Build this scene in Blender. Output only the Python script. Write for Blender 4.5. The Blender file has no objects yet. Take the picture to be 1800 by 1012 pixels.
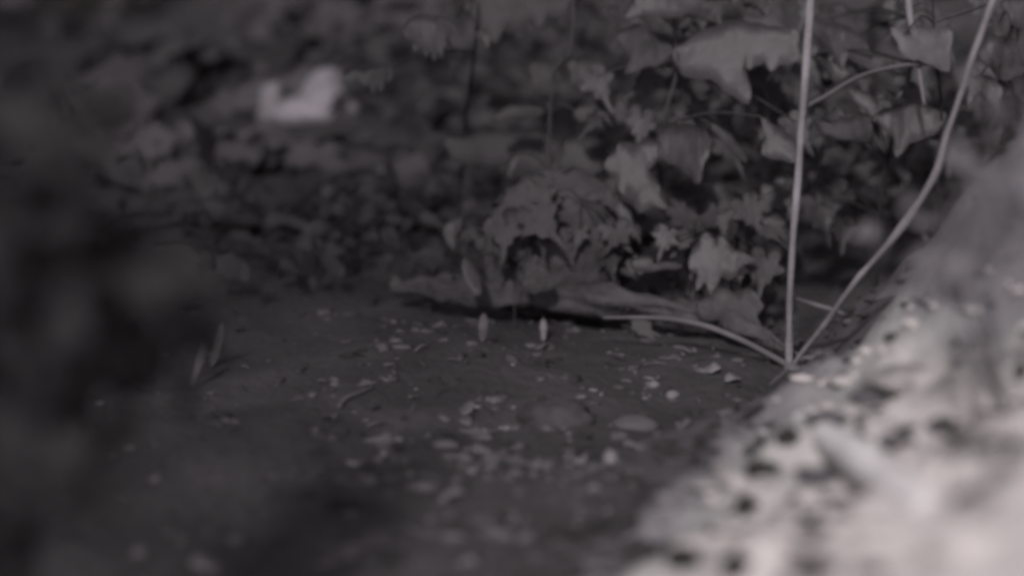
import bpy, bmesh, math, random
from mathutils import Vector, Matrix, noise
random.seed(11)
S = bpy.context.scene
COL = S.collection

# ------------------------------------------------------------------ camera
PITCH = math.radians(10.5)
CAMZ = 0.35
LENS = 60.0
cam_d = bpy.data.cameras.new("camera")
cam = bpy.data.objects.new("camera", cam_d)
COL.objects.link(cam)
cam.location = (0, 0, CAMZ)
cam.rotation_euler = (math.pi/2 - PITCH, 0, 0)
cam_d.lens = LENS
cam_d.sensor_width = 36
cam_d.clip_start = 0.02
cam_d.clip_end = 500
cam_d.dof.use_dof = True
cam_d.dof.focus_distance = 1.52
cam_d.dof.aperture_fstop = 1.8
S.camera = cam
S.render.engine = 'CYCLES'
S.cycles.filter_width = 4.2

FWD = Vector((0, math.cos(PITCH), -math.sin(PITCH)))
UP = Vector((0, math.sin(PITCH), math.cos(PITCH)))
RT = Vector((1, 0, 0))
PX = 36.0/LENS/1800.0

def at(px, py, d):
    return Vector((0, 0, CAMZ)) + d*(FWD + RT*((px-900)*PX) + UP*((506-py)*PX))

# ------------------------------------------------------------------ light
SUN_EL = math.radians(35)
SUN_AZ = math.radians(14)          # sun stands behind the camera, to its left
world = bpy.data.worlds.new("World")
S.world = world
world.use_nodes = True
nt = world.node_tree
for n in list(nt.nodes): nt.nodes.remove(n)
out = nt.nodes.new('ShaderNodeOutputWorld')
bg = nt.nodes.new('ShaderNodeBackground')
sky = nt.nodes.new('ShaderNodeTexSky')
sky.sky_type = 'NISHITA'
sky.sun_disc = False
sky.sun_elevation = SUN_EL
sky.sun_rotation = math.pi + SUN_AZ
hsv = nt.nodes.new('ShaderNodeHueSaturation')
hsv.inputs['Saturation'].default_value = 0.0
mixc = nt.nodes.new('ShaderNodeMixRGB'); mixc.blend_type = 'MULTIPLY'
mixc.inputs[0].default_value = 1.0
mixc.inputs[2].default_value = (1.0, 0.93, 0.99, 1)
nt.links.new(sky.outputs[0], hsv.inputs['Color'])
nt.links.new(hsv.outputs[0], mixc.inputs[1])
nt.links.new(mixc.outputs[0], bg.inputs[0])
bg.inputs[1].default_value = 0.105
nt.links.new(bg.outputs[0], out.inputs[0])

sd = bpy.data.lights.new("sun", 'SUN')
sd.energy = 3.7
sd.angle = math.radians(5)
sd.color = (1.0, 0.955, 0.965)
sun = bpy.data.objects.new("sun", sd)
COL.objects.link(sun)
sdir = Vector((-math.sin(SUN_AZ)*math.cos(SUN_EL), -math.cos(SUN_AZ)*math.cos(SUN_EL), math.sin(SUN_EL)))
sun.rotation_euler = sdir.to_track_quat('Z', 'Y').to_euler()
sun.location = (-2, -4, 4)

S.view_settings.view_transform = 'Standard'
S.view_settings.look = 'None'
S.view_settings.exposure = 0.0
S.view_settings.gamma = 1.0

# ------------------------------------------------------------------ helpers
def sm(a, b, x):
    t = max(0.0, min(1.0, (x-a)/(b-a))); return t*t*(3-2*t)

def nz(x, y, z=0.0): return noise.noise(Vector((x, y, z)))

def rel_line(x, y):            # metres to the right of the foot of the pale bank
    return (x - (0.06 + 0.40*(y-0.96)))*0.93

def H(x, y):
    h = 0.013*nz(x*5, y*5) + 0.009*nz(x*14, y*14, 3) + 0.0022*nz(x*40, y*40, 7)
    r = max(0.0, y-1.72)
    r = r*r/(r+0.25)
    slope = 0.10 + 0.26*sm(-1.1, 0.25, x)
    h += slope*min(r, 6) + 0.02*nz(x*2.2, y*2.2, 5)*sm(1.7, 2.4, y)
    h += 0.3*sm(6, 14, y)
    # shallow hollow under the log
    return h

def HB(x, y):                  # the pale bank, sunk below the soil at its foot
    s = rel_line(x, y) + 0.035*nz(x*6, y*6, 11) + 0.015*nz(x*17, y*17, 12)
    s += 0.08-0.04*sm(1.2, 1.4, y)
    kk = 0.55+1.10*sm(1.0, 1.42, y)
    b = -0.008 + (kk*s*s/(s+0.13) if s > 0 else 0.3*s) - 0.5*max(0, s-0.55)**2
    b = min(b, 0.55)
    b += sm(-0.02, 0.10, s)*(0.013*nz((x*.8+y*.6)*26, (x*.6-y*.8)*6, 31) + 0.014*nz(x*10, y*10, 21) + 0.014*nz(x*24, y*24, 22) + 0.006*nz(x*50, y*50, 23))
    return b + 0.3*min(max(0, y-1.72), 1.5)*0.35

def top(x, y): return max(H(x, y), HB(x, y) if -0.2 < x < 1.6 and 0.2 < y < 2.6 else -9)

def ray(px, py, f=top):
    d = (FWD + RT*((px-900)*PX) + UP*((506-py)*PX))
    o = Vector((0, 0, CAMZ)); t = 0.3
    while t < 30:
        p = o + d*t
        if p.z < f(p.x, p.y): break
        t += 0.004 + 0.002*t
    return o + d*t, t

def new_mat(name, col, rough=0.8, col2=None, scale=20.0, detail=4.0, lo=0.35, hi=0.65, bump=0.0, bscale=60.0, spec=0.3, extra=None):
    m = bpy.data.materials.new(name); m.use_nodes = True
    t = m.node_tree; p = t.nodes['Principled BSDF']
    p.inputs['Roughness'].default_value = rough
    p.inputs['Specular IOR Level'].default_value = spec
    tc = t.nodes.new('ShaderNodeTexCoord')
    if col2 is None: col2 = tuple(c*0.6 for c in col)
    n = t.nodes.new('ShaderNodeTexNoise'); n.inputs['Scale'].default_value = scale; n.inputs['Detail'].default_value = detail
    t.links.new(tc.outputs['Object'], n.inputs['Vector'])
    r = t.nodes.new('ShaderNodeValToRGB')
    r.color_ramp.elements[0].position = lo; r.color_ramp.elements[1].position = hi
    r.color_ramp.elements[0].color = (*col2, 1); r.color_ramp.elements[1].color = (*col, 1)
    t.links.new(n.outputs['Fac'], r.inputs[0])
    t.links.new(r.outputs[0], p.inputs['Base Color'])
    if bump > 0:
        nb = t.nodes.new('ShaderNodeTexNoise'); nb.inputs['Scale'].default_value = bscale; nb.inputs['Detail'].default_value = 5
        t.links.new(tc.outputs['Object'], nb.inputs['Vector'])
        b = t.nodes.new('ShaderNodeBump'); b.inputs['Strength'].default_value = bump; b.inputs['Distance'].default_value = 0.01
        t.links.new(nb.outputs['Fac'], b.inputs['Height']); t.links.new(b.outputs[0], p.inputs['Normal'])
    return m

def g(v, w=0.0):               # near neutral, faintly purple (w > 0: warmer)
    v *= 0.66
    return (v*(1.0+0.3*w), v*(0.93), v*(1.0-0.25*w))

M = {
 'soil': new_mat('dark_soil', g(0.066), 0.95, g(0.030), 7, 6, 0.36, 0.66, 0.8, 70),
 'leaf': new_mat('broad_leaf', g(0.066), 0.55, g(0.046), 30, 3, 0.35, 0.7, 0.15, 120),
 'leaf_mid': new_mat('mid_leaf', g(0.060), 0.65, g(0.040), 30, 3, 0.35, 0.7, 0.15, 120),
 'leaf_dark': new_mat('dark_leaf', g(0.055), 0.7, g(0.036), 14, 3, 0.35, 0.7),
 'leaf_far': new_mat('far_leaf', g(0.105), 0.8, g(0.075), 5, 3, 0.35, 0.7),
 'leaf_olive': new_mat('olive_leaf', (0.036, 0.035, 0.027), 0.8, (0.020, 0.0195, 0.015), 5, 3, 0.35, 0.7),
 'twig': new_mat('pale_twig_bark', g(0.30), 0.7, g(0.17), 22, 4, 0.4, 0.7, 0.2, 200),
 'twig_dim': new_mat('grey_twig_bark', g(0.15), 0.7, g(0.10), 40, 3, 0.4, 0.7),
 'stalk': new_mat('dull_stalk', g(0.075), 0.7, g(0.05), 40, 3, 0.4, 0.7),
 'darkwood': new_mat('dark_stalk', g(0.025), 0.9, g(0.015), 40, 3, 0.4, 0.7),
 'log': new_mat('weathered_log_bark', g(0.088), 0.9, g(0.045), 40, 5, 0.35, 0.65, 0.7, 70),
 'boulder': new_mat('mossy_boulder_stone', g(0.085), 0.95, g(0.058), 26, 5, 0.35, 0.65, 0.7, 60),
 'litter': new_mat('dry_litter', g(0.26), 0.7, g(0.14), 60, 3),
 'litter_dim': new_mat('dull_litter', g(0.14), 0.8, g(0.09), 60, 3),
 'crumb': new_mat('soil_crumb', g(0.13), 0.9, g(0.03), 24, 3, 0.42, 0.6),
 'pale': new_mat('pale_wood', (0.62, 0.60, 0.60), 0.8, (0.46, 0.44, 0.44), 16, 4, 0.3, 0.7, 0.3, 50),
 'palestone': new_mat('pale_stone', (0.52, 0.48, 0.47), 0.85, (0.30, 0.28, 0.275), 14, 4, 0.3, 0.7, 0.4, 50),
 'farstone': new_mat('far_pale_stone', g(0.46), 0.85, g(0.22), 10, 4, 0.3, 0.7, 0.3, 40),
 'dullstone': new_mat('dull_stone', g(0.12), 0.9, g(0.07), 14, 4),
 'earthstone': new_mat('earth_stone', g(0.075), 0.95, g(0.04), 30, 5, .4, .6, .5, 80),
 'fern': new_mat('grey_haze_fern', g(0.17), 0.7, g(0.12), 20, 3, .4, .6),
 'murk_leaf': new_mat('dark_murk_leaf', g(0.034), 0.8, g(0.022), 20, 3, .4, .6),
 'bankstone': new_mat('dusty_bank_stone', (0.36, 0.335, 0.33), 0.95, (0.18, 0.17, 0.17), 40, 5, .4, .6, .6, 90),
 'pebble': new_mat('dark_pebble', g(0.03, 0.3), 0.8, g(0.015, 0.2), 30, 4),
}

def props(o, label=None, cat=None, group=None, kind=None):
    if label: o['label'] = label
    if cat: o['category'] = cat
    if group: o['group'] = group
    if kind: o['kind'] = kind
    return o

def thing(name, loc, label, cat, group=None):
    o = bpy.data.objects.new(name, None); COL.objects.link(o); o.location = loc
    o.empty_display_size = 0.02
    return props(o, label, cat, group)

def mesh_obj(name, verts, faces, mat, parent=None, origin=None, smooth=True):
    """verts in world space; origin or the parent's location becomes the object's local zero"""
    base = Vector(parent.location) if parent is not None else Vector(origin if origin is not None else (0, 0, 0))
    me = bpy.data.meshes.new(name)
    me.from_pydata([tuple(Vector(v)-base) for v in verts], [], faces)
    me.materials.append(mat)
    if smooth:
        me.polygons.foreach_set('use_smooth', [True]*len(me.polygons))
    me.update()
    o = bpy.data.objects.new(name, me); COL.objects.link(o)
    if parent is not None: o.parent = parent
    else: o.location = base
    return o

def tube_geo(pts, rads, seg=8, wob=0.0, cap=True):
    pts = [Vector(p) for p in pts]
    P, R = [], []
    n = len(pts)
    for i in range(n-1):                     # Catmull-Rom
        p0 = pts[max(i-1, 0)]; p1 = pts[i]; p2 = pts[i+1]; p3 = pts[min(i+2, n-1)]
        K = 5
        for k in range(K):
            t = k/K
            P.append(0.5*((2*p1)+(-p0+p2)*t+(2*p0-5*p1+4*p2-p3)*t*t+(-p0+3*p1-3*p2+p3)*t**3))
            R.append(rads[i]*(1-t)+rads[i+1]*t)
    P.append(pts[-1]); R.append(rads[-1])
    V, F = [], []
    prev = None
    for i, p in enumerate(P):
        d = (P[min(i+1, len(P)-1)]-P[max(i-1, 0)]).normalized()
        if prev is None: u = d.orthogonal().normalized()
        else: u = (prev - d*prev.dot(d)).normalized()
        prev = u; v = d.cross(u)
        for k in range(seg):
            a = 2*math.pi*k/seg
            r = R[i]*(1+wob*noise.noise(p*45+Vector((math.cos(a)*1.2, math.sin(a)*1.2, 0))))
            V.append(p+(u*math.cos(a)+v*math.sin(a))*r)
    for i in range(len(P)-1):
        for k in range(seg):
            F.append((i*seg+k, i*seg+(k+1) % seg, (i+1)*seg+(k+1) % seg, (i+1)*seg+k))
    if cap:
        F.append(tuple(range(seg))[::-1]); F.append(tuple(range((len(P)-1)*seg, len(P)*seg)))
    return V, F

def join(geos):
    V, F = [], []
    for v, f in geos:
        b = len(V); V += list(v); F += [tuple(i+b for i in q) for q in f]
    return V, F

def leaf_geo(outline, d, yaw=0.0, pit=0.0, curl=0.004, fold=0.003, seed=0, thick=0.0004):
    """A leaf whose outline is given in picture units, laid on its own tilted blade at distance d"""
    cx = sum(p[0] for p in outline)/len(outline); cy = sum(p[1] for p in outline)/len(outline)
    C = at(cx, cy, d)
    N = (-FWD + RT*math.sin(yaw) + UP*math.sin(pit)).normalized()
    # smooth outline by inserting Catmull-Rom midpoints
    n = len(outline); ol = []
    for i in range(n):
        p0, p1, p2, p3 = outline[i-1], outline[i], outline[(i+1) % n], outline[(i+2) % n]
        ol.append(p1)
        el = math.hypot(p2[0]-p1[0], p2[1]-p1[1])
        nd = max(2, min(4, int(el/12)))
        for j in range(1, nd):
            f = j/nd
            lin = tuple(p1[k]*(1-f)+p2[k]*f for k in (0, 1))
            cr = tuple(0.5*((2*p1[k])+(-p0[k]+p2[k])*f+(2*p0[k]-5*p1[k]+4*p2[k]-p3[k])*f*f+(-p0[k]+3*p1[k]-3*p2[k]+p3[k])*f**3) for k in (0, 1))
            jit = (2.2 if j % 2 else -0.8)*(1 if el > 14 else 0)
            nxn, nyn = (p2[1]-p1[1])/(el+1e-6), -(p2[0]-p1[0])/(el+1e-6)
            ol.append((lin[0]*.6+cr[0]*.4+nxn*jit, lin[1]*.6+cr[1]*.4+nyn*jit))
    pts = []
    cp = Vector((0, 0, CAMZ))
    for (x, y) in ol:
        q = at(x, y, 1.0)-cp
        t = (C-cp).dot(N)/q.dot(N)
        pts.append(cp+q*t)
    bm = bmesh.new()
    f = bm.faces.new([bm.verts.new(p) for p in pts])
    bmesh.ops.triangulate(bm, faces=[f], ngon_method='BEAUTY')
    bmesh.ops.subdivide_edges(bm, edges=bm.edges[:], cuts=2, use_grid_fill=True)
    bmesh.ops.triangulate(bm, faces=bm.faces[:])
    # long axis
    far = max(pts, key=lambda p: (p-C).length); ax = (far-C).normalized(); side = ax.cross(N).normalized()
    L = (far-C).length
    for v in bm.verts:
        r = v.co-C; s = r.dot(side); a = r.dot(ax)
        v.co += N*(-curl*(r.length/L)**2 - fold*(1-min(1, abs(s)/(0.5*L))) + 0.0022*noise.noise(v.co*38+Vector((seed*3.1, 0, 0)))
                   + 0.0003*math.sin(abs(s)/L*26+a/L*9))
    V = [v.co.copy() for v in bm.verts]; F = [tuple(v.index for v in f.verts) for f in bm.faces]
    bm.verts.index_update()
    F = [tuple(v.index for v in f.verts) for f in bm.faces]
    ed = [(e.verts[0].index, e.verts[1].index) for e in bm.edges if len(e.link_faces) == 1]
    bm.free()
    nV = len(V)
    V2 = V+[v-N*thick for v in V]
    F2 = F+[tuple(i+nV for i in f[::-1]) for f in F]+[(a, b, b+nV, a+nV) for a, b in ed]
    return (V2, F2), C

def stone_geo(c, rx, ry, rz, seed, sub=3, rough=0.25, rot=0.0, freq=1.6):
    bm = bmesh.new(); bmesh.ops.create_icosphere(bm, subdivisions=sub, radius=1)
    V = []
    for v in bm.verts:
        p = v.co.copy(); k = 1+rough*noise.noise(p*freq+Vector((seed*7.7, 0, 0)))+rough*0.4*noise.noise(p*freq*3+Vector((0, seed*5.1, 0)))
        p *= k
        q = Vector((p.x*rx, p.y*ry, p.z*rz)); q.rotate(Matrix.Rotation(rot, 3, 'Z'))
        V.append(Vector(c)+q)
    bm.verts.index_update()
    F = [tuple(v.index for v in f.verts) for f in bm.faces]; bm.free()
    return V, F

# ------------------------------------------------------------------ ground
def axis(lo, hi, fine_lo, fine_hi, step, grow):
    a = [fine_lo]
    while a[-1] < fine_hi: a.append(a[-1]+step)
    s = step
    while a[-1] < hi: s *= grow; a.append(a[-1]+s)
    b = []; s = step; x = fine_lo
    while x > lo: s *= grow; x -= s; b.append(x)
    return b[::-1]+a
xs = axis(-40, 40, -1.1, 1.1, 0.011, 1.12)
ys = axis(-30, 90, 0.7, 3.0, 0.011, 1.10)
V = [(x, y, H(x, y)) for y in ys for x in xs]
nx = len(xs)
F = [(j*nx+i, j*nx+i+1, (j+1)*nx+i+1, (j+1)*nx+i) for j in range(len(ys)-1) for i in range(nx-1)]
gm = M['soil']
ground = mesh_obj('ground', V, F, gm)
props(ground, kind='structure', label='dark forest floor of bare soil under the plants')

# pale bank
xs2 = [-0.12+0.009*i for i in range(150)]; ys2 = [0.35+0.009*i for i in range(240)]
V = []
for y in ys2:
    for x in xs2:
        V.append((x, y, HB(x, y)))
nx = len(xs2)
F = [(j*nx+i, j*nx+i+1, (j+1)*nx+i+1, (j+1)*nx+i) for j in range(len(ys2)-1) for i in range(nx-1)]
mb = bpy.data.materials.new('pale_bank_flash_falloff'); mb.use_nodes = True
t = mb.node_tree; p = t.nodes['Principled BSDF']; p.inputs['Roughness'].default_value = 0.95; p.inputs['Specular IOR Level'].default_value = 0.1
tc = t.nodes.new('ShaderNodeTexCoord'); sep = t.nodes.new('ShaderNodeSeparateXYZ')
t.links.new(tc.outputs['Object'], sep.inputs[0])
def mth(op, a, b=None, c=None):
    n = t.nodes.new('ShaderNodeMath'); n.operation = op
    for i, v in enumerate((a, b, c)):
        if v is None: continue
        if isinstance(v, (int, float)): n.inputs[i].default_value = v
        else: t.links.new(v, n.inputs[i])
    return n.outputs[0]
# flash falloff painted in: palest at the near foot, greyer further back and up
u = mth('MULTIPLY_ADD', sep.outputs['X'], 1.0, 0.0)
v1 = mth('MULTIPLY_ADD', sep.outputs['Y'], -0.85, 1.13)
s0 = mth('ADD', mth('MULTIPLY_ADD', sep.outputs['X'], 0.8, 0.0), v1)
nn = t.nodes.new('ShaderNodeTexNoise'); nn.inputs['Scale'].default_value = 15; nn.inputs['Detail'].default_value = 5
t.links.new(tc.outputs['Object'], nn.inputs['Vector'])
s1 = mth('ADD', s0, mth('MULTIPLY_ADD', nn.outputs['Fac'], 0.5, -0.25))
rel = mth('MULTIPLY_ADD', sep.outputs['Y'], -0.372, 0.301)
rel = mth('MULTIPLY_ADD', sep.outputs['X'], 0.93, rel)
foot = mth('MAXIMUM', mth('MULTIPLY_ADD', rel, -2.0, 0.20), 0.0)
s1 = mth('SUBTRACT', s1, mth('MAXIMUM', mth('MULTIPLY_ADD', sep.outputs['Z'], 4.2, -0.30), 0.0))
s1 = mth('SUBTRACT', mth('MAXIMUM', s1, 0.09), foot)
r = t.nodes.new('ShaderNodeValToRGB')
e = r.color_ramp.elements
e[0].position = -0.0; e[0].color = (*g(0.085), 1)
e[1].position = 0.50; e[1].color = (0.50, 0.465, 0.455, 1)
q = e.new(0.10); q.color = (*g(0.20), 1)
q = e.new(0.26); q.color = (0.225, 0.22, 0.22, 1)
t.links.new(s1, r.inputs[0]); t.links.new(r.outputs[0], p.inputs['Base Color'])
nb = t.nodes.new('ShaderNodeTexNoise'); nb.inputs['Scale'].default_value = 60; nb.inputs['Detail'].default_value = 5
t.links.new(tc.outputs['Object'], nb.inputs['Vector'])
bp = t.nodes.new('ShaderNodeBump'); bp.inputs['Strength'].default_value = 0.6; bp.inputs['Distance'].default_value = 0.006
t.links.new(nb.outputs['Fac'], bp.inputs['Height']); t.links.new(bp.outputs[0], p.inputs['Normal'])
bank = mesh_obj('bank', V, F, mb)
props(bank, kind='structure', label='pale bank sloping up on the right')

# ------------------------------------------------------------------ forked sapling
B = ray(1388, 646)[0]; B.z -= 0.004
dB = (B-Vector((0, 0, CAMZ))).dot(FWD)
sap = thing('sapling', B, 'bare forked sapling with three pale stems rising from one foot beside the pale bank', 'sapling')
def px_tube(pts, r):            # pts: (px, py, depth), r in picture units
    return [at(*p) for p in pts], [rr*PX*p[2] for rr, p in zip(r, pts)]
D = dB
P, R = px_tube([(1388, 650, D), (1387, 600, D), (1389, 500, D-0.01), (1398, 370, D-0.02), (1408, 240, D-0.02), (1417, 110, D-0.02), (1425, 0, D-0.02), (1436, -140, D-0.01)], [9.5, 6.2, 5.8, 5.8, 6.4, 6.9, 7.4, 6.8])
mesh_obj('stem', *tube_geo(P, R, 12, 0.5), M['twig'], sap)
P, R = px_tube([(1392, 648, D), (1402, 630, D), (1448, 572, D-0.03), (1500, 500, D-0.06), (1575, 412, D-0.09), (1640, 315, D-0.11), (1672, 215, D-0.12), (1706, 115, D-0.13), (1745, 0, D-0.13), (1795, -140, D-0.12)], [7, 5, 4.6, 5.4, 6.8, 7, 5.8, 5.8, 6.8, 6.4])
mesh_obj('stem', *tube_geo(P, R, 12, 0.5), M['twig'], sap)
P, R = px_tube([(1386, 643, D), (1365, 630, D), (1300, 596, D+0.01), (1240, 573, D+0.03), (1180, 561, D+0.05), (1120, 558, D+0.07), (1060, 558, D+0.09)], [7, 5.5, 5.5, 5.5, 4.5, 4, 2.5])
mesh_obj('stem', *tube_geo(P, R, 8, 0.15), M['twig_dim'], sap)
# root sliver at the foot
P, R = px_tube([(1384, 652, D-0.01), (1368, 664, D-0.03), (1350, 680, D-0.05)], [5, 4, 2])
mesh_obj('root', *tube_geo(P, R, 8, 0.1), M['twig_dim'], sap)
# side twigs
P, R = px_tube([(1412, 190, D-0.015), (1450, 170, D), (1500, 140, D+0.02), (1545, 124, D+0.04), (1600, 114, D+0.05), (1640, 112, D+0.05)], [5, 4, 4, 4, 4, 3])
mesh_obj('twig', *tube_geo(P, R, 8, 0.1), M['twig_dim'], sap)
P, R = px_tube([(1742, 4, D-0.13), (1715, 15, D-0.1), (1670, 30, D-0.05), (1640, 40, D-0.02)], [3.5, 3, 2.5, 1.5])
mesh_obj('twig', *tube_geo(P, R, 6, 0.1), M['twig_dim'], sap)
P, R = px_tube([(1398, 525, D+0.03), (1430, 535, D), (1465, 545, D-0.01), (1492, 556, D-0.01)], [4, 5, 5, 3])
mesh_obj('twig', *tube_geo(P, R, 6, 0.1), M['twig_dim'], sap)

def rand_leaf(c, size, rng, droop=0.3, kind=0):
    d = Vector((rng.gauss(0, 1), rng.gauss(0, 1)-0.8, rng.gauss(0, 1)*0.6+0.5)).normalized()
    ax = Vector((rng.gauss(0, 1), rng.gauss(0, .5), -abs(rng.gauss(0.4, .6)))); ax = (ax-d*ax.dot(d)).normalized()
    sd_ = ax.cross(d)
    w0 = rng.uniform(.55, .9)
    prof = [(0, 0.02), (.10, .20*w0), (.25, .42*w0), (.34, .30*w0), (.46, .40*w0), (.6, .20*w0), (.8, .10*w0), (1, 0.0)]
    V, F = [], []
    for k, (a, w) in enumerate(prof):
        bend = -d*0.22*size*a*a
        V += [c+ax*a*size+bend+sd_*w*size*0.9+d*w*.12*size, c+ax*a*size+bend, c+ax*a*size+bend-sd_*w*size*0.9+d*w*.12*size]
    for k in range(len(prof)-1):
        b = 3*k
        F += [(b, b+1, b+4, b+3), (b+1, b+2, b+5, b+4)]
    return V, F

# ------------------------------------------------------------------ leafy plants traced leaf by leaf
LOBES = [(0, -.16), (.16, -.42), (.42, -.30), (.36, -.08), (.62, .06), (.30, .22), (.26, .40), (.10, .48), (0, .95), (-.12, .46), (-.28, .38), (-.30, .20), (-.60, .02), (-.36, -.10), (-.44, -.34), (-.15, -.42)]
def lobed(cx, cy, sz, ang, sx=1.0):
    a = math.radians(ang); co, si = math.cos(a), math.sin(a)
    return [(cx+sz*(x*sx*co-y*si), cy+sz*(x*sx*si+y*co)) for x, y in LOBES]
def more_leaves(n, x0, x1, y0, y1, d0, d1, seed, mats=('leaf_mid', 'leaf', 'leaf')):
    r = random.Random(seed); L = []
    for i in range(n):
        cx, cy, sz = r.uniform(x0, x1), r.uniform(y0, y1), r.uniform(48, 84)
        L.append((lobed(cx, cy, sz, r.uniform(-60, 50), r.uniform(.55, .95)), r.uniform(d0, d1), r.uniform(-.5, .5), r.uniform(-.1, .6), (cx, cy-sz*.1), r.choice(mats)))
    return L

def plant(name, label, cat, base_px, stem_pts, leaves, stem_mat='stalk', r0=4.0, group=None):
    b = at(*stem_pts[0]); gz = top(b.x, b.y)
    base = Vector((b.x, b.y, gz))
    root = thing(name, base, label, cat, group)
    pts = [base-Vector((0, 0, 0.005))]+[at(*p) for p in stem_pts]
    rr = [r0*PX*1.7]+[r0*PX*p[2]*(1-0.5*i/len(stem_pts)) for i, p in enumerate(stem_pts)]
    mesh_obj('stem', *tube_geo(pts, rr, 7, 0.1), M[stem_mat], root)
    for i, L in enumerate(leaves):
        ol, d, yaw, pit, att, mat = L[:6]
        (lv, lf), C = leaf_geo(ol, d, yaw, pit, seed=i+len(name)+int(base.x*100))
        a = at(att[0], att[1], d+0.004)
        near = min(pts[1:], key=lambda q: (q-a).length)
        midp = (a+near)/2+Vector((0, 0, 0.008))
        o = mesh_obj('leaf', lv, lf, M[mat], root)
        if (near-a).length < 0.16:
            tv, tf = tube_geo([a, midp, near], [0.0007, 0.0009, 0.0012], 5)
            tb = mesh_obj('leaf_stalk', [v for v in tv], tf, M[stem_mat], root)
    return root

plant('maple_seedling', 'broad lobed leafy plant hanging just left of the upright pale stem', 'plant', None,
  [(1190, 545, 1.74), (1185, 430, 1.73), (1160, 320, 1.72), (1165, 220, 1.71), (1190, 120, 1.71), (1180, 20, 1.72), (1170, -60, 1.72)],
  [([(1180,85),(1230,55),(1290,35),(1350,45),(1402,50),(1402,105),(1370,112),(1355,125),(1345,108),(1325,115),(1318,122),(1305,112),(1320,150),(1316,184),(1280,165),(1250,138),(1205,135),(1190,115)], 1.66, -.2, .25, (1190,95), 'leaf'),
   ([(1085,60),(1120,40),(1160,70),(1190,82),(1165,110),(1130,120),(1098,128),(1108,100),(1090,78)], 1.68, .2, .1, (1180,85), 'leaf_mid'),
   ([(1095,30),(1110,5),(1125,-20),(1230,-20),(1228,8),(1215,20),(1185,30),(1160,27),(1130,24)], 1.67, 0, .3, (1175,-10), 'leaf'),
   ([(1288,-20),(1355,-20),(1355,12),(1346,32),(1320,29),(1300,20),(1288,5)], 1.70, .2, 0, (1290,-10), 'leaf_mid'),
   ([(1165,225),(1200,216),(1225,222),(1247,235),(1250,260),(1237,300),(1229,324),(1215,310),(1190,290),(1160,275)], 1.66, .3, .1, (1168,230), 'leaf'),
   ([(1062,282),(1082,262),(1090,247),(1118,252),(1140,244),(1157,252),(1158,275),(1140,298),(1156,318),(1160,340),(1174,366),(1148,360),(1122,374),(1112,350),(1090,340),(1086,316),(1066,302)], 1.67, -.2, .15, (1155,260), 'leaf'),
   ([(1250,215),(1275,228),(1302,255),(1317,284),(1290,270),(1262,240)], 1.67, .2, 0, (1252,218), 'leaf_mid'),
   ([(1335,203),(1360,218),(1395,240),(1402,282),(1345,275),(1338,262),(1345,240)], 1.62, -.3, .2, (1338,205), 'leaf'),
  ]+more_leaves(44, 1040, 1400, -10, 400, 1.69, 1.84, 3))
plant('leafy_seedling', 'thin plant with star-shaped leaves between the upright and the slanting pale stems', 'plant', None,
  [(1540, 480, 1.72), (1545, 380, 1.70), (1560, 280, 1.68), (1580, 200, 1.66), (1600, 110, 1.66), (1597, 30, 1.66), (1595, -50, 1.66)],
  [([(1430,35),(1480,42),(1510,60),(1530,85),(1541,120),(1515,112),(1490,100),(1480,125),(1465,95),(1440,70)], 1.66, .3, .1, (1435,40), 'leaf'),
   ([(1435,95),(1460,108),(1472,140),(1448,120)], 1.66, .3, .1, (1435,95), 'leaf_mid'),
   ([(1488,155),(1525,160),(1545,188),(1541,216),(1515,190)], 1.66, -.3, .1, (1525,160), 'leaf'),
   ([(1575,190),(1600,140),(1618,150),(1625,185),(1650,190),(1665,200),(1650,230),(1630,240),(1600,250),(1578,276),(1570,240),(1545,215),(1545,195)], 1.62, 0, .2, (1605,150), 'leaf'),
   ([(1430,205),(1460,215),(1520,200),(1535,215),(1530,245),(1490,246),(1450,235)], 1.64, .2, .4, (1530,210), 'leaf_mid'),
  ]+more_leaves(30, 1420, 1680, -10, 400, 1.68, 1.84, 4), 'darkwood')
pl = plant('hanging_seedling', 'two short pale stalks with a torn pale leaf at the top right', 'plant', None,
  [(1640, 440, 1.66), (1650, 300, 1.64), (1655, 200, 1.62), (1648, 120, 1.60), (1641, 40, 1.59), (1638, -60, 1.59)],
  [([(1567,45),(1582,52),(1590,62),(1605,60),(1604,48),(1640,50),(1652,46),(1675,55),(1671,90),(1672,122),(1640,112),(1590,100),(1578,75)], 1.56, 0, .2, (1600,48), 'litter_dim'),
  ], 'darkwood', 3)
P, R = px_tube([(1594, -60, 1.57), (1597, 0, 1.57), (1602, 45, 1.57), (1612, 90, 1.57), (1618, 140, 1.57), (1625, 185, 1.57)], [7, 7, 6, 4, 4, 2.5])
mesh_obj('stalk', *tube_geo(P, R, 8, .1), M['twig'], pl)
plant('drooping_seedling', 'drooping pointed leaves right of the slanting pale stem near the right edge', 'plant', None,
  [(1770, 330, 1.5), (1765, 220, 1.52), (1760, 120, 1.53), (1790, 10, 1.54), (1800, -50, 1.54)],
  [([(1698,138),(1730,130),(1762,150),(1756,198),(1740,185),(1722,165),(1700,188),(1703,155)], 1.5, -.2, .2, (1755,140), 'leaf'),
   ([(1738,60),(1790,70),(1810,120),(1765,140),(1725,100)], 1.52, .2, .2, (1770,70), 'leaf'),
   ([(1765,0),(1800,-15),(1830,10),(1820,50),(1785,45)], 1.53, .2, .2, (1785,10), 'leaf_mid'),
  ]+more_leaves(8, 1700, 1810, 0, 230, 1.6, 1.7, 6), 'darkwood')
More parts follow.
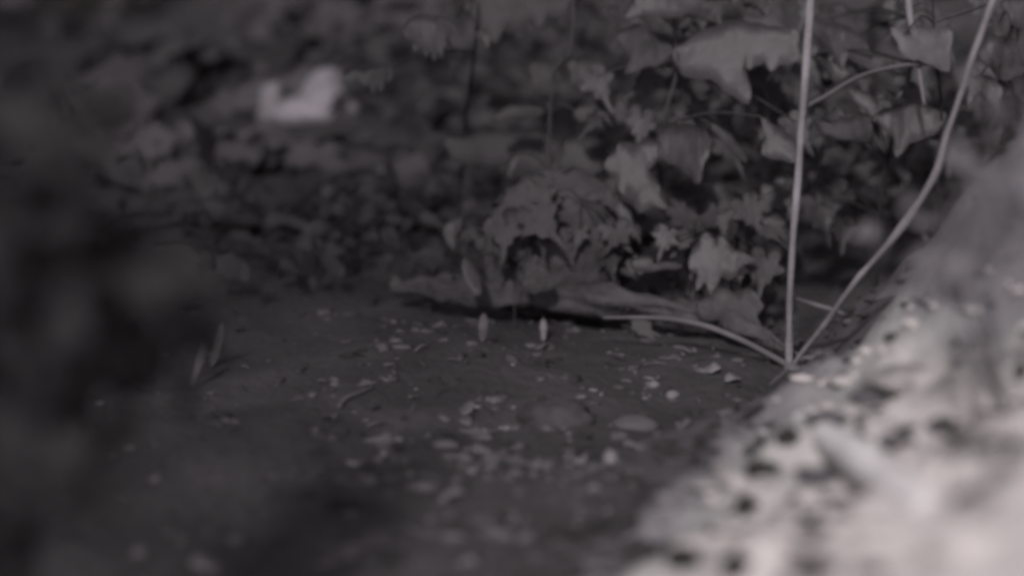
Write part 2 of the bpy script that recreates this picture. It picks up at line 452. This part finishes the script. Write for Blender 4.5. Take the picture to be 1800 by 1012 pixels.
plant('ground_ivy', 'low clump of broad leaves on the soil left of the upright pale stem', 'plant', None,
  [(1290, 540, 1.70), (1285, 480, 1.69), (1290, 430, 1.69), (1300, 380, 1.70)],
  [([(1215,440),(1228,425),(1240,406),(1255,420),(1265,412),(1290,436),(1332,450),(1300,470),(1285,492),(1268,484),(1250,522),(1240,495),(1222,512),(1226,480),(1210,470)], 1.62, -.1, .3, (1290,440), 'leaf'),
   (lobed(1345,465,75,10,.8), 1.64, .2, .2, (1340,450), 'leaf_mid'),
   (lobed(1170,415,50,20,.9), 1.65, -.2, .3, (1190,415), 'leaf'),
   (lobed(1315,365,66,-30,.9), 1.66, .1, .1, (1310,375), 'leaf_mid'),
   ([(1225,530),(1250,518),(1262,502),(1290,512),(1320,505),(1345,535),(1330,550),(1345,580),(1300,570),(1280,585),(1265,560),(1235,560)], 1.60, .1, .5, (1290,510), 'leaf_mid'),
   ([(1110,455),(1140,450),(1150,462),(1195,455),(1200,466),(1160,474),(1120,476)], 1.64, .1, .5, (1190,460), 'leaf'),
  ], 'darkwood')
plant('nettle_sprig', 'sprig with toothed drooping leaves at the top edge left of centre', 'plant', None,
  [(800, 470, 1.92), (810, 330, 1.9), (820, 200, 1.86), (835, 90, 1.8), (840, 0, 1.78), (845, -60, 1.78)],
  [([(710,45),(730,25),(770,26),(798,40),(812,78),(796,86),(783,66),(778,102),(769,92),(764,107),(757,90),(749,101),(741,82),(728,92),(726,74),(713,68)], 1.72, .2, .2, (800,35), 'leaf'),
   ([(600,135),(615,118),(640,122),(670,112),(692,122),(684,145),(676,140),(670,162),(660,150),(657,167),(648,148),(640,154),(628,140),(612,150)], 1.76, .2, .2, (690,120), 'leaf'),
   ([(820,-20),(1000,-25),(1000,8),(985,30),(960,26),(950,48),(925,38),(905,60),(885,52),(870,78),(856,58),(846,66),(838,36),(820,24)], 1.76, 0, .3, (840,-10), 'leaf_mid'),
   ([(835,55),(850,48),(862,62),(858,82),(845,75)], 1.74, 0, .3, (840,50), 'leaf'),
  ], 'darkwood')
plant('bramble_cane', 'thin upright stalk with small leaves left of the broad lobed leaves', 'plant', None,
  [(968, 400, 1.8), (966, 300, 1.78), (967, 200, 1.77), (972, 130, 1.76), (990, 105, 1.76), (1005, 85, 1.76), (1008, 0, 1.76), (1010, -50, 1.76)],
  [([(1000,105),(1035,98),(1060,130),(1075,160),(1040,168),(1008,155)], 1.75, .2, .1, (1000,105), 'leaf_mid'),
   ([(1008,192),(1040,180),(1070,190),(1085,170),(1102,190),(1090,218),(1060,216),(1020,212)], 1.73, .1, .4, (1010,195), 'leaf_mid'),
   ([(865,208),(885,188),(925,182),(960,190),(940,205),(900,205)], 1.80, 0, .5, (955,192), 'leaf_mid'),
   ([(930,110),(960,100),(985,130),(975,165),(940,160)], 1.79, 0, .1, (970,130), 'leaf_dark'),
   ([(888,300),(898,272),(912,268),(905,300),(895,312)], 1.74, 0, .1, (905,272), 'leaf'),
   ([(780,240),(850,225),(955,232),(950,300),(880,290),(800,285)], 1.86, 0, .3, (950,260), 'leaf_mid'),
   ([(1000,240),(1060,240),(1070,290),(1040,310),(985,290)], 1.8, 0, .2, (985,260), 'leaf_mid'),
  ], 'stalk', 3.6)

# ------------------------------------------------------------------ boulder and log
bp_, bt = ray(985, 500)
c = at(985, 432, 1.76)
bl = stone_geo(c, 0.080, 0.06, 0.076, 3, 5, 0.16, 0.1, 2.2)
mesh_obj('boulder', *bl, M['boulder'], origin=(c.x, c.y, c.z-0.07))
props(bpy.data.objects['boulder'], 'rounded mossy boulder behind the fallen log, leaves resting against its front', 'boulder')
plant('creeping_ivy', 'creeping plant with rounded leaves spread over the front of the mossy boulder', 'plant', None,
  [(905, 520, 1.70), (915, 460, 1.70), (950, 400, 1.70), (1020, 350, 1.70)],
  [([(848,402),(862,376),(880,380),(893,362),(915,368),(932,385),(925,405),(938,420),(915,432),(912,455),(895,447),(876,470),(868,445),(852,432),(858,415)], 1.70, -.1, .1, (920,400), 'leaf_mid'),
   ([(1075,345),(1100,360),(1118,395),(1128,425),(1100,405),(1085,380)], 1.69, .1, .2, (1075,350), 'leaf'),
   ([(780,420),(782,395),(798,378),(812,385),(802,412),(794,440)], 1.72, -.4, .1, (805,390), 'leaf'),
   ([(810,455),(822,448),(838,470),(846,510),(828,520),(815,490)], 1.68, -.4, .1, (820,455), 'leaf'),
   ([(915,470),(935,455),(960,470),(975,500),(940,515),(915,500)], 1.67, .1, .4, (920,480), 'leaf_mid'),
  ]+more_leaves(11, 880, 1110, 335, 470, 1.66, 1.695, 8, ('leaf_mid', 'leaf_mid', 'boulder')), 'leaf_mid', 1.5)

ivy = [o for o in bpy.data.objects if o.name.startswith('creeping_ivy')][0]
rng = random.Random(21); gs = []
for i in range(120):
    a = rng.uniform(math.pi*.02, math.pi*.98); rr_ = rng.uniform(.35, 1.08)
    q = at(985+math.cos(a)*rr_*150, 455-math.sin(a)*rr_*150, 1.705+.05*rr_**4)
    gs.append(rand_leaf(q, rng.uniform(.014, .034), rng))
for i in range(60):
    q = at(rng.uniform(1080, 1370), rng.uniform(380, 560), rng.uniform(1.66, 1.72))
    gs.append(rand_leaf(q, rng.uniform(.016, .036), rng))
mesh_obj('foliage', *join(gs), M['leaf_mid'], ivy)

def px_log(pts, r):
    return px_tube(pts, r)
P, R = px_log([(690, 512, 1.78), (740, 508, 1.77), (820, 510, 1.75), (930, 520, 1.73), (1050, 530, 1.70), (1160, 540, 1.66), (1250, 556, 1.62), (1340, 592, 1.57), (1380, 612, 1.545)],
              [4, 18, 28, 24, 27, 18, 20, 12, 7])
lv, lf = tube_geo(P, R, 24, 0.9)
mesh_obj('fallen_log', lv, lf, M['log'], origin=P[4])
props(bpy.data.objects['fallen_log'], 'thin weathered log lying across the middle over a dark hollow', 'log')

# ------------------------------------------------------------------ bushes behind
def bush(name, label, px, py, dist, rx, rz, n, size, mat, seed, ry=0.25, cat='bush', group=None, stem='darkwood'):
    n = int(n*(.55 if px < 800 else 1.6)); size *= (1.35 if px < 800 else .66)
    rng = random.Random(seed)
    c = at(px, py, dist); gz = H(c.x, c.y)
    base = Vector((c.x, c.y, gz))
    root = thing(name, base, label, cat, group)
    geos = []; st = []
    clumps = [Vector((rng.uniform(-1, 1)*rx, rng.uniform(-1, 1)*ry, rng.uniform(-1, 1)*rz)) for _ in range(max(5, n//16))]
    for i in range(n):
        q = rng.choice(clumps)
        p = c+q+Vector((rng.gauss(0, .28)*rx*.6, rng.gauss(0, .28)*ry, rng.gauss(0, .3)*rz*.6))
        if p.z < H(p.x, p.y)+0.01: p.z = H(p.x, p.y)+rng.uniform(.01, .05)
        v_ = p-Vector((0, 0, CAMZ)); dd = v_.dot(FWD)
        if dist > 1.9 and px < 800 and 425 < v_.dot(RT)/dd/PX+900 < 665 and 85 < 506-v_.dot(UP)/dd/PX < 225: continue   # open patch round the pale stone
        geos.append(rand_leaf(p, size*rng.uniform(.6, 1.3), rng))
    for q in clumps[:14]:
        e = c+q
        e.z = max(e.z, H(e.x, e.y)+0.02)
        m = base.lerp(e, .5)+Vector((rng.uniform(-.03, .03), 0, .02))
        st.append(tube_geo([base-Vector((0, 0, .01)), m, e], [0.004, 0.003, 0.0015], 5))
    mesh_obj('stem', *join(st), M[stem], root)
    mesh_obj('foliage', *join(geos), M[mat], root)
    return root

G = 'dim bushes behind the plants'
bush('bush', 'dim bush behind the broad lobed leaves at the top centre', 1210, 110, 2.15, .30, .16, 260, .055, 'leaf_dark', 1, group=G)
bush('bush', 'dim bush behind the two short pale stalks at the top right', 1560, 120, 2.2, .28, .18, 240, .055, 'leaf_dark', 2, group=G)
bush('bush', 'dim low bush behind the mossy boulder', 980, 330, 2.35, .32, .12, 240, .055, 'leaf_mid', 3, group=G)
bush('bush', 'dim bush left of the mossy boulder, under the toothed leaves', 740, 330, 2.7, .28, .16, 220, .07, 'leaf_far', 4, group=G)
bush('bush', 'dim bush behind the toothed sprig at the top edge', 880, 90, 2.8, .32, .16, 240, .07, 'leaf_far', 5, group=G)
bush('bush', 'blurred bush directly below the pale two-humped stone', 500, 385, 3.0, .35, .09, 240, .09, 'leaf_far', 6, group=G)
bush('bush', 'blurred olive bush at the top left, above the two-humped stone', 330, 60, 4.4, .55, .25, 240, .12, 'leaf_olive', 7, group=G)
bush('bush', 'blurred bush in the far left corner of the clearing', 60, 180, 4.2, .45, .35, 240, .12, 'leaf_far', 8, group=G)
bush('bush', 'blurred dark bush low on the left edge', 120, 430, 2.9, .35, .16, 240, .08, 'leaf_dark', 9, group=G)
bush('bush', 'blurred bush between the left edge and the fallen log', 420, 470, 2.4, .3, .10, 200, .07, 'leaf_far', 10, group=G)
bush('bush', 'dim bush behind the slanting pale stem', 1500, 400, 2.2, .22, .11, 240, .05, 'leaf', 12, group=G)

NB = 'dark out-of-focus bushes added as murk close to the viewpoint'  # added bushes; their dark leaves stand in for the unlit left edge
def near_bush(label, pts, n, size, seed, mat='murk_leaf', group=NB, sp=.022):
    rng = random.Random(seed); x0, y0, d0 = pts[0]
    c = at(x0, y0, d0); base = Vector((c.x, c.y, top(c.x, c.y)))
    root = thing('bush', base, label, 'bush', group); geos = []; st = []
    for (x, y, d) in pts:
        e = at(x, y, d); e.z = max(e.z, top(e.x, e.y)+.015)
        st.append(tube_geo([base-Vector((0, 0, .01)), base.lerp(e, .5)+Vector((-.02, 0, .02)), e], [.003, .002, .001] if mat == 'murk_leaf' else [.001, .0008, .0005], 5))
        for i in range(n):
            geos.append(rand_leaf(e+Vector((rng.gauss(0, sp), rng.gauss(0, .05), rng.gauss(0, sp))), size*rng.uniform(.6, 1.3), rng))
    mesh_obj('stem', *join(st), M['darkwood' if mat == 'murk_leaf' else mat], root)
    mesh_obj('foliage', *join(geos), M[mat], root)
near_bush('dark blurred bush added as murk at the upper left edge close to the viewpoint', [(20, 420, .72), (-20, 300, .7), (40, 540, .72), (110, 470, .75), (-10, 640, .7), (170, 560, .78), (30, 180, .72), (100, 330, .74), (-10, 60, .7), (60, 690, .72), (215, 480, .8), (230, 600, .84)], 14, .035, 1)
near_bush('dark blurred bush added as murk in the lower left corner close to the viewpoint', [(0, 800, .68), (-10, 700, .68), (60, 880, .68), (-20, 950, .66)], 14, .03, 2)

near_bush('soft grey out-of-focus fern added as haze over the upper slope of the pale bank', [(1800, 350, .92), (1740, 400, .86), (1650, 350, .90), (1790, 260, .84), (1590, 460, .95), (1800, 420, .82), (1700, 300, .88), (1800, 170, .82)], 6, .022, 5, 'fern', None, .014)  # added blurred leaves that veil the bank crest in grey haze

# tree added out of view, behind left; its crown darkens the left side
rng = random.Random(77)
tr = thing('shade_tree', (-2.3, -1.9, 0), 'unseen leafy tree standing at the left rear of the clearing', 'shade_tree')
tv = [Vector((-2.3, -1.9, -.05)), Vector((-2.25, -1.85, 1.0)), Vector((-2.3, -1.7, 2.2)), Vector((-2.2, -1.7, 3.6))]
mesh_obj('trunk', *tube_geo(tv, [.13, .11, .08, .03], 14, .3), M['log'], tr)
gs = [tube_geo([tv[2], tv[2]+Vector((dx*.5, dy*.5, .4)), tv[2]+Vector((dx, dy, 1.0))], [.04, .03, .012], 8) for dx, dy in ((1, .4), (-1, .3), (.3, -1), (.7, .9), (-.5, .9))]
mesh_obj('branches', *join(gs), M['log'], tr)
gs = []
for i in range(1500):
    x = rng.uniform(-3.6, -0.93); y = -1.7+rng.gauss(0, .45)
    zz = 3.0+rng.uniform(-1.55, 1.6)*math.sqrt(max(0, 1-((x+2.25)/1.6)**2))
    gs.append(rand_leaf(Vector((x+rng.gauss(0, .04), y, zz)), .13*rng.uniform(.7, 1.3), rng))
for i in range(1500):
    gs.append(rand_leaf(Vector((rng.uniform(-4.2, -2.15), -1.7+rng.gauss(0, .45), rng.uniform(2.5, 5.2))), .15*rng.uniform(.7, 1.3), rng))
mesh_obj('crown', *join(gs), M['leaf_mid'], tr)

bush('bush', 'low dark plants spreading over the soil at the far left edge', 130, 520, 2.0, .30, .03, 300, .03, 'leaf_dark', 14, group=G)
bush('bush', 'low dim plants spreading over the soil left of the fallen log', 480, 500, 2.1, .24, .04, 420, .022, 'leaf_mid', 15, group=G)
bush('bush', 'low dim plants crowding the left end of the fallen log', 690, 450, 2.05, .13, .05, 260, .024, 'leaf', 16, group=G)
bush('bush', 'lit grey bush behind the top of the pale bank at the right edge', 1770, 230, 2.15, .22, .14, 220, .05, 'leaf', 13, group=G)

# ------------------------------------------------------------------ far stones
sp, st_ = ray(545, 205, H)
ts = (sp-Vector((0, 0, CAMZ))).dot(FWD)
k = PX*ts
g1 = stone_geo(sp+RT*(-66*k)+Vector((0, 0, 22*k)), 22*k, 26*k, 38*k, 5, 4, .2)
g2 = stone_geo(sp+RT*(26*k)+Vector((0, 0, 24*k)), 38*k, 36*k, 62*k, 6, 4, .2)
g3 = stone_geo(sp+Vector((0, 0, 6*k)), 90*k, 40*k, 30*k, 8, 4, .2)
v_, f_ = join([g1, g2, g3])
props(mesh_obj('stone', v_, f_, M['farstone'], origin=sp), 'bright pale two-humped stone at the upper left', 'stone')
sp, st_ = ray(215, 230, H); k = PX*(sp-Vector((0, 0, CAMZ))).dot(FWD)
props(mesh_obj('stone', *stone_geo(sp+Vector((0, 0, 25*k)), 70*k, 50*k, 60*k, 12, 4, .3), M['dullstone'], origin=sp), 'dull grey blurred stone in the left of the clearing', 'stone')

# ------------------------------------------------------------------ litter pieces on the soil (each laid where it lies)
def flake(px, py, w, h, name, label, cat, mat='litter', rot=0.0, seed=0, upright=False, group=None):
    p, tt = ray(px, py); d = (p-Vector((0, 0, CAMZ))).dot(FWD); k = PX*d
    rng = random.Random(seed*13+px)
    ax = Vector((math.cos(rot), math.sin(rot), 0))
    n = Vector((0, -.35, 1)).normalized() if not upright else Vector((0, -1, .25)).normalized()
    if upright: ax = Vector((math.sin(rot), 0, math.cos(rot)))
    ax = (ax-n*ax.dot(n)).normalized(); sd_ = n.cross(ax)
    N = 10; V = []; F = []
    sq = 1.0 if upright else 2.2             # flat on the ground it looks shorter than it is
    for i in range(N+1):
        a = i/N*2-1
        ww = h*k*.5*sq*(1-abs(a)**2.4)**.6*(1+.25*rng.uniform(-1, 1))+0.0002
        z = .0035+.003*math.sin(a*2+seed)+(0 if not upright else 0)
        c = p+ax*(a*w*k*.5)+n*z+(ax*w*k*.5 if upright else Vector((0, 0, 0)))
        for q, dz in ((-1, .0022), (0, 0), (1, .0022)):
            V.append(c+sd_*ww*q+n*dz)
    nV = len(V)
    V += [v-n*.0012 for v in V]
    for i in range(N):
        b = 3*i
        F += [(b, b+1, b+4, b+3), (b+1, b+2, b+5, b+4)]
        F += [(nV+b+3, nV+b+4, nV+b+1, nV+b), (nV+b+4, nV+b+5, nV+b+2, nV+b+1)]
        F += [(b, b+3, b+3+nV, b+nV), (b+5, b+2, b+2+nV, b+5+nV)]
    o = mesh_obj(name, V, F, M[mat], origin=p)
    return props(o, label, cat, group)

def pebble(px, py, w, h, label, mat='litter', seed=0, name='pebble', cat='pebble', group=None, sink=0.25, rough=.3, rot=0.):
    p, tt = ray(px, py+h*.4); k = PX*(p-Vector((0, 0, CAMZ))).dot(FWD)
    v_, f_ = stone_geo(p+Vector((0, 0, h*k*(.5-sink))), w*k*.5, max(w, h)*k*.4, h*k*.55, seed+px, 3, rough, rot)
    return props(mesh_obj(name, v_, f_, M[mat], origin=p), label, cat, group)

def stick(pts, r, label, mat='litter', name='stick', cat='stick', lift=2.0, wob=.2):
    P_, R_ = [], []
    for (x, y), rr in zip(pts, r):
        p, tt = ray(x, y); k = PX*(p-Vector((0, 0, CAMZ))).dot(FWD)
        P_.append(p+Vector((0, 0, rr*k*.5*lift*.5))); R_.append(rr*k)
    return props(mesh_obj(name, *tube_geo(P_, R_, 8, wob), M[mat], origin=P_[0]), label, cat)

LG = 'dry litter scattered on the soil'
flake(1255, 657, 24, 9, 'dead_leaf', 'small bright dead leaf just below the arched twig, left of the sapling foot', 'dead leaf', 'litter', .2, 1)
flake(1288, 674, 34, 8, 'dead_leaf', 'curled dead leaf nearest the foot of the sapling', 'dead leaf', 'litter', .5, 2)
pebble(1150, 674, 15, 14, 'upper of two small pale pebbles under the arched twig', 'litter', 1)
pebble(1182, 692, 22, 15, 'lower, rounder of two small pale pebbles under the arched twig', 'litter', 2)
pebble(1117, 742, 84, 30, 'flat oval grey stone, largest on the dark soil', 'dullstone', 3, 'stone', 'stone', rough=.2)
pebble(1073, 802, 30, 26, 'squarish pale pebble below the oval grey stone', 'litter', 4)
flake(1117, 793, 44, 7, 'dead_leaf', 'thin pale leaf sliver beside the squarish pebble', 'dead leaf', 'litter', .05, 3)
flake(1105, 832, 60, 7, 'dead_leaf', 'faint wide leaf under the squarish pebble', 'dead leaf', 'litter_dim', .0, 4)
flake(1022, 814, 20, 9, 'dead_leaf', 'tiny bright leaf between the long pale twig and the squarish pebble', 'dead leaf', 'litter', .1, 5)
flake(1200, 754, 24, 9, 'dead_leaf', 'small bright leaf right of the oval grey stone', 'dead leaf', 'litter_dim', .1, 6)
stick([(870, 800), (885, 811), (920, 815), (950, 814), (982, 814)], [4, 4, 3, 4, 3], 'long pale twig bent at its left end in the middle of the soil', 'litter_dim')
pebble(1172, 868, 46, 16, 'upper pale half of a split stone at the edge of the pale bank', 'litter', 7, 'stone', 'stone')
pebble(1176, 889, 48, 18, 'lower pale half of a split stone at the edge of the pale bank', 'litter', 8, 'stone', 'stone')
flake(795, 879, 42, 7, 'dead_leaf', 'bright thin leaf sliver left of the small round pebble', 'dead leaf', 'litter', .0, 7)
pebble(901, 905, 18, 15, 'small round pale pebble alone on the soil in the lower middle', 'litter', 9)
pebble(1010, 921, 24, 15, 'small wedge-shaped pebble in the lower middle', 'litter_dim', 10)
stick([(715, 927), (735, 936), (768, 941)], [4, 4, 3], 'short dull twig sloping down to the right in the lower middle', 'litter_dim')
flake(795, 921, 28, 7, 'dead_leaf', 'dull small leaf right of the short sloping twig', 'dead leaf', 'litter_dim', .1, 8)
stick([(598, 963), (635, 963), (672, 965)], [5, 5.5, 4], 'straight bright stick lying level near the bottom edge', 'litter', wob=.1)
flake(362, 1003, 50, 16, 'dead_leaf', 'bright curled leaf cut by the bottom edge left of centre', 'dead leaf', 'litter', .3, 9)
pebble(245, 968, 26, 18, 'blurred pale pebble near the bottom left corner', 'litter_dim', 11)
flake(602, 880, 16, 9, 'dead_leaf', 'tiny pale leaf above the straight bright stick', 'dead leaf', 'litter_dim', .3, 10)
flake(560, 848, 200, 9, 'bark_strip', 'long faint bark strip lying level at lower left', 'bark', 'litter_dim', .0, 11)
stick([(1092, 962), (1100, 950), (1118, 938)], [4, 5, 4], 'short pale twig leaning against the left foot of the pale bank', 'litter')
flake(820, 725, 30, 11, 'dead_leaf', 'faint leaf beside the hollow left of the low soil hump', 'dead leaf', 'litter_dim', .4, 12)
pebble(1060, 985, 90, 26, 'flat dull stone at the bottom edge left of the pale bank', 'litter_dim', 13, 'stone', 'stone')
pebble(975, 716, 130, 50, 'low broad earth-coloured stone below the fallen log', 'earthstone', 14, 'stone', 'stone', sink=.4)
stick([(596, 720), (610, 704), (632, 694), (656, 683)], [5, 5, 4, 3], 'pale bent twig left of the low broad stone', 'litter_dim', lift=4)
flake(848, 602, 52, 14, 'leaf_stub', 'upright pale leaf stub, left of two under the log', 'leaf', 'litter_dim', .05, 14, True)
flake(955, 600, 42, 11, 'leaf_stub', 'upright narrow leaf stub, right of two under the log', 'leaf', 'litter', .0, 15, True)
flake(340, 680, 84, 14, 'grass_blade', 'blurred pale blade, left and lower of two at the left', 'grass blade', 'litter_dim', .25, 16, True)
flake(374, 645, 80, 15, 'grass_blade', 'blurred pale blade, right and higher of two at the left', 'grass blade', 'litter_dim', .22, 17, True)
pebble(1308, 487, 34, 18, 'bright little pebble resting among the low broad leaves', 'palestone', 18)
pebble(750, 480, 20, 14, 'small pale pebble lying on the left end of the log', 'litter_dim', 19)

# crumbs and needle litter: far too many to count
rng = random.Random(5)
geos = []
for i in range(260):
    y = rng.uniform(.95, 1.75); x = rng.uniform(-.12, .2)*y
    if rel_line(x, y) > 0.02: continue
    r = rng.uniform(.002, .007)
    geos.append(stone_geo((x, y, top(x, y)-r*.2), r*rng.uniform(1, 1.8), r, r*.8, i, 2, 1.3, 0, 2.2))
for i in range(1900):
    y = rng.uniform(.85, 2.3); x = rng.uniform(-.42, .34)*y*1.05
    if rel_line(x, y) > 0.03 and rng.random() < .85: continue
    z = top(x, y)
    r = rng.choice([.0012, .0018, .0025, .004])*rng.uniform(.6, 1.2)
    if rng.random() < .35:
        a = rng.uniform(0, math.pi); l = rng.uniform(.006, .022)
        dv = Vector((math.cos(a), math.sin(a)*.7, rng.uniform(-.1, .25)))*l
        geos.append(tube_geo([Vector((x, y, z+.001)), Vector((x, y, z+.003))+dv*.5, Vector((x, y, z+.002))+dv], [r*.35]*3, 4))
    else:
        geos.append(stone_geo((x, y, z+r*.3), r*rng.uniform(.8, 1.8), r, r*.7, i, 1, .5))
props(mesh_obj('soil_crumbs', *join(geos), M['crumb']), 'loose crumbs and needles strewn over the dark soil', 'litter', kind='stuff')

geos = []
for i in range(620):
    px_ = rng.uniform(560, 1260); py_ = 640+360*rng.random()**.8
    if nz(px_*.011, py_*.02, 9) < .08: continue
    p, tt = ray(px_, py_)
    if rel_line(p.x, p.y) > .02: continue
    r = rng.choice([.0010, .0014, .002, .003])
    geos.append(stone_geo(p+Vector((0, 0, r*.3)), r*rng.uniform(1, 3.2), r, r*.6, i, 1, .8, rng.uniform(0, 3)))
props(mesh_obj('dry_flecks', *join(geos), M['litter']), 'fine pale dry flecks strewn over the dark soil', 'litter', kind='stuff')
for nm, mt, lab, n_ in (('dark_grit', 'pebble', 'dark grit and rotten crumbs scattered over the pale bank', 420), ('pale_grit', 'palestone', 'pale grit and wood chips scattered over the pale bank', 700)):
    geos = []
    for i in range(n_):
        y = rng.uniform(.75, 1.7); x = .06+.4*(y-.96)+rng.uniform(-.06, .3)
        r = rng.choice([.0015, .0025, .0035, .005])*rng.uniform(.7, 1.3)
        if nm == 'pale_grit' and (rel_line(x, y) < .03 or y > 1.22 or top(x, y) > .16): continue
        if nm == 'pale_grit': r *= .8
        geos.append(stone_geo((x, y, top(x, y)+r*.1), r*rng.uniform(1, 3), r, r*.7, i, 1, .8, rng.uniform(-.5, .9)))
    props(mesh_obj(nm, *join(geos), M[mt]), lab, 'grit', kind='stuff')

# ------------------------------------------------------------------ things on the pale bank
def px_piece(name, label, cat, pts, r, mat, wob=.25, lift=.6, seg=14, straight=False):
    P_, R_ = [], []
    for (x, y), rr in zip(pts, r):
        p, tt = ray(x, y); k = PX*(p-Vector((0, 0, CAMZ))).dot(FWD)
        P_.append(p-FWD*rr*k*lift); R_.append(rr*k)
    if straight:
        a_, b_ = P_[0], P_[-1]; n_ = len(P_)-1
        P_ = [a_.lerp(b_, i/n_) for i in range(n_+1)]
    return props(mesh_obj(name, *tube_geo(P_, R_, seg, wob), M[mat], origin=P_[0]), label, cat)
px_piece('broken_branch', 'thick pale peeled branch lying slantwise down the bank, widest at its lower right end', 'branch',
         [(1402, 730), (1430, 755), (1475, 795), (1530, 840), (1580, 872), (1625, 890)], [10, 20, 28, 36, 38, 22], 'pale', .3, 1.0, 16, True)
px_piece('root', 'short pale root knuckle at the left foot of the bank', 'root', [(1262, 818), (1280, 840), (1310, 858), (1335, 868)], [12, 18, 20, 14], 'bankstone')
px_piece('branch', 'thin pale branch standing slantwise at the right of the bank', 'branch', [(1672, 655), (1690, 700), (1720, 735), (1740, 765)], [10, 13, 13, 8], 'palestone')
px_piece('branch', 'level pale branch running along the bottom of the bank', 'branch', [(1180, 962), (1260, 952), (1380, 955), (1500, 965), (1600, 975)], [12, 15, 15, 14, 10], 'palestone')
px_piece('branch', 'level pale branch above a row of dark pebbles at the right edge', 'branch', [(1700, 752), (1750, 748), (1830, 745)], [10, 14, 15], 'palestone')
px_piece('branch', 'level pale branch below the row of dark pebbles at the right edge', 'branch', [(1670, 825), (1740, 818), (1830, 815)], [10, 12, 13], 'palestone')
dk = [(1200, 978, 42, 34, 'dark round pebble, leftmost in the row along the bottom edge'),
      (1300, 993, 52, 30, 'dark pebble, second from the left in the row along the bottom edge'),
      (1432, 997, 70, 24, 'long dark pebble, third from the left in the row along the bottom edge'),
      (1425, 932, 44, 24, 'brownish pebble below the thick pale branch'),
      (1312, 890, 36, 30, 'dark pebble under the short root knuckle'),
      (1338, 822, 46, 24, 'dark pebble right of the short root knuckle'),
      (1384, 770, 32, 30, 'dark pebble left of the narrow end of the thick pale branch'),
      (1452, 735, 60, 16, 'long dark pebble above the narrow end of the thick pale branch'),
      (1532, 696, 50, 26, 'slanting grey pebble high on the bank'),
      (1505, 772, 40, 22, 'grey pebble right of the thick pale branch'),
      (1655, 747, 36, 26, 'round grey pebble beside the thin slanting branch'),
      (1682, 792, 38, 20, 'dark pebble, leftmost in the row at the right edge'),
      (1728, 786, 40, 20, 'dark pebble, middle of the row at the right edge'),
      (1790, 784, 36, 18, 'dark pebble, cut by the right edge'),
      (1796, 655, 26, 30, 'brownish pebble at the right edge above the level branches'),
      (1440, 835, 60, 24, 'grey pebble in the shadow under the thick pale branch'),
      (1575, 775, 50, 18, 'brownish flat pebble above the wide end of the thick pale branch'),
      (1530, 1008, 50, 12, 'dark pebble cut by the bottom edge')]
for i, (x, y, w, h, lab) in enumerate(dk):
    soft = i in (3, 7, 8, 9, 10, 15, 16, 18)
    pebble(x, y, w*1.25, h*1.35, lab, 'dullstone' if soft else 'pebble', 30+i, sink=.15, rough=.45)
ps = [(1600, 650, 150, 60, 'large rounded pale stone at the top of the bright part of the bank'),
      (1730, 610, 120, 50, 'pale stone on the upper bank near the right edge'),
      (1490, 662, 70, 22, 'grey-white stone just right of the sapling foot'),
      (1760, 690, 110, 50, 'pale stone at the right edge above the level branches'),
      (1240, 850, 60, 34, 'pale stone at the leftmost point of the bright bank'),
      (1700, 930, 160, 70, 'large pale stone in the lower right corner'),
      (1400, 900, 110, 50, 'pinkish stone below the thick pale branch'),
      (1545, 930, 120, 44, 'pale stone between the thick branch and the bottom edge')]
for i, (x, y, w, h, lab) in enumerate(ps):
    pebble(x, y, w, h*.8, lab, 'palestone' if i in (3, 5, 7) else 'bankstone', 60+i, 'stone', 'stone', sink=.45, rough=.3)
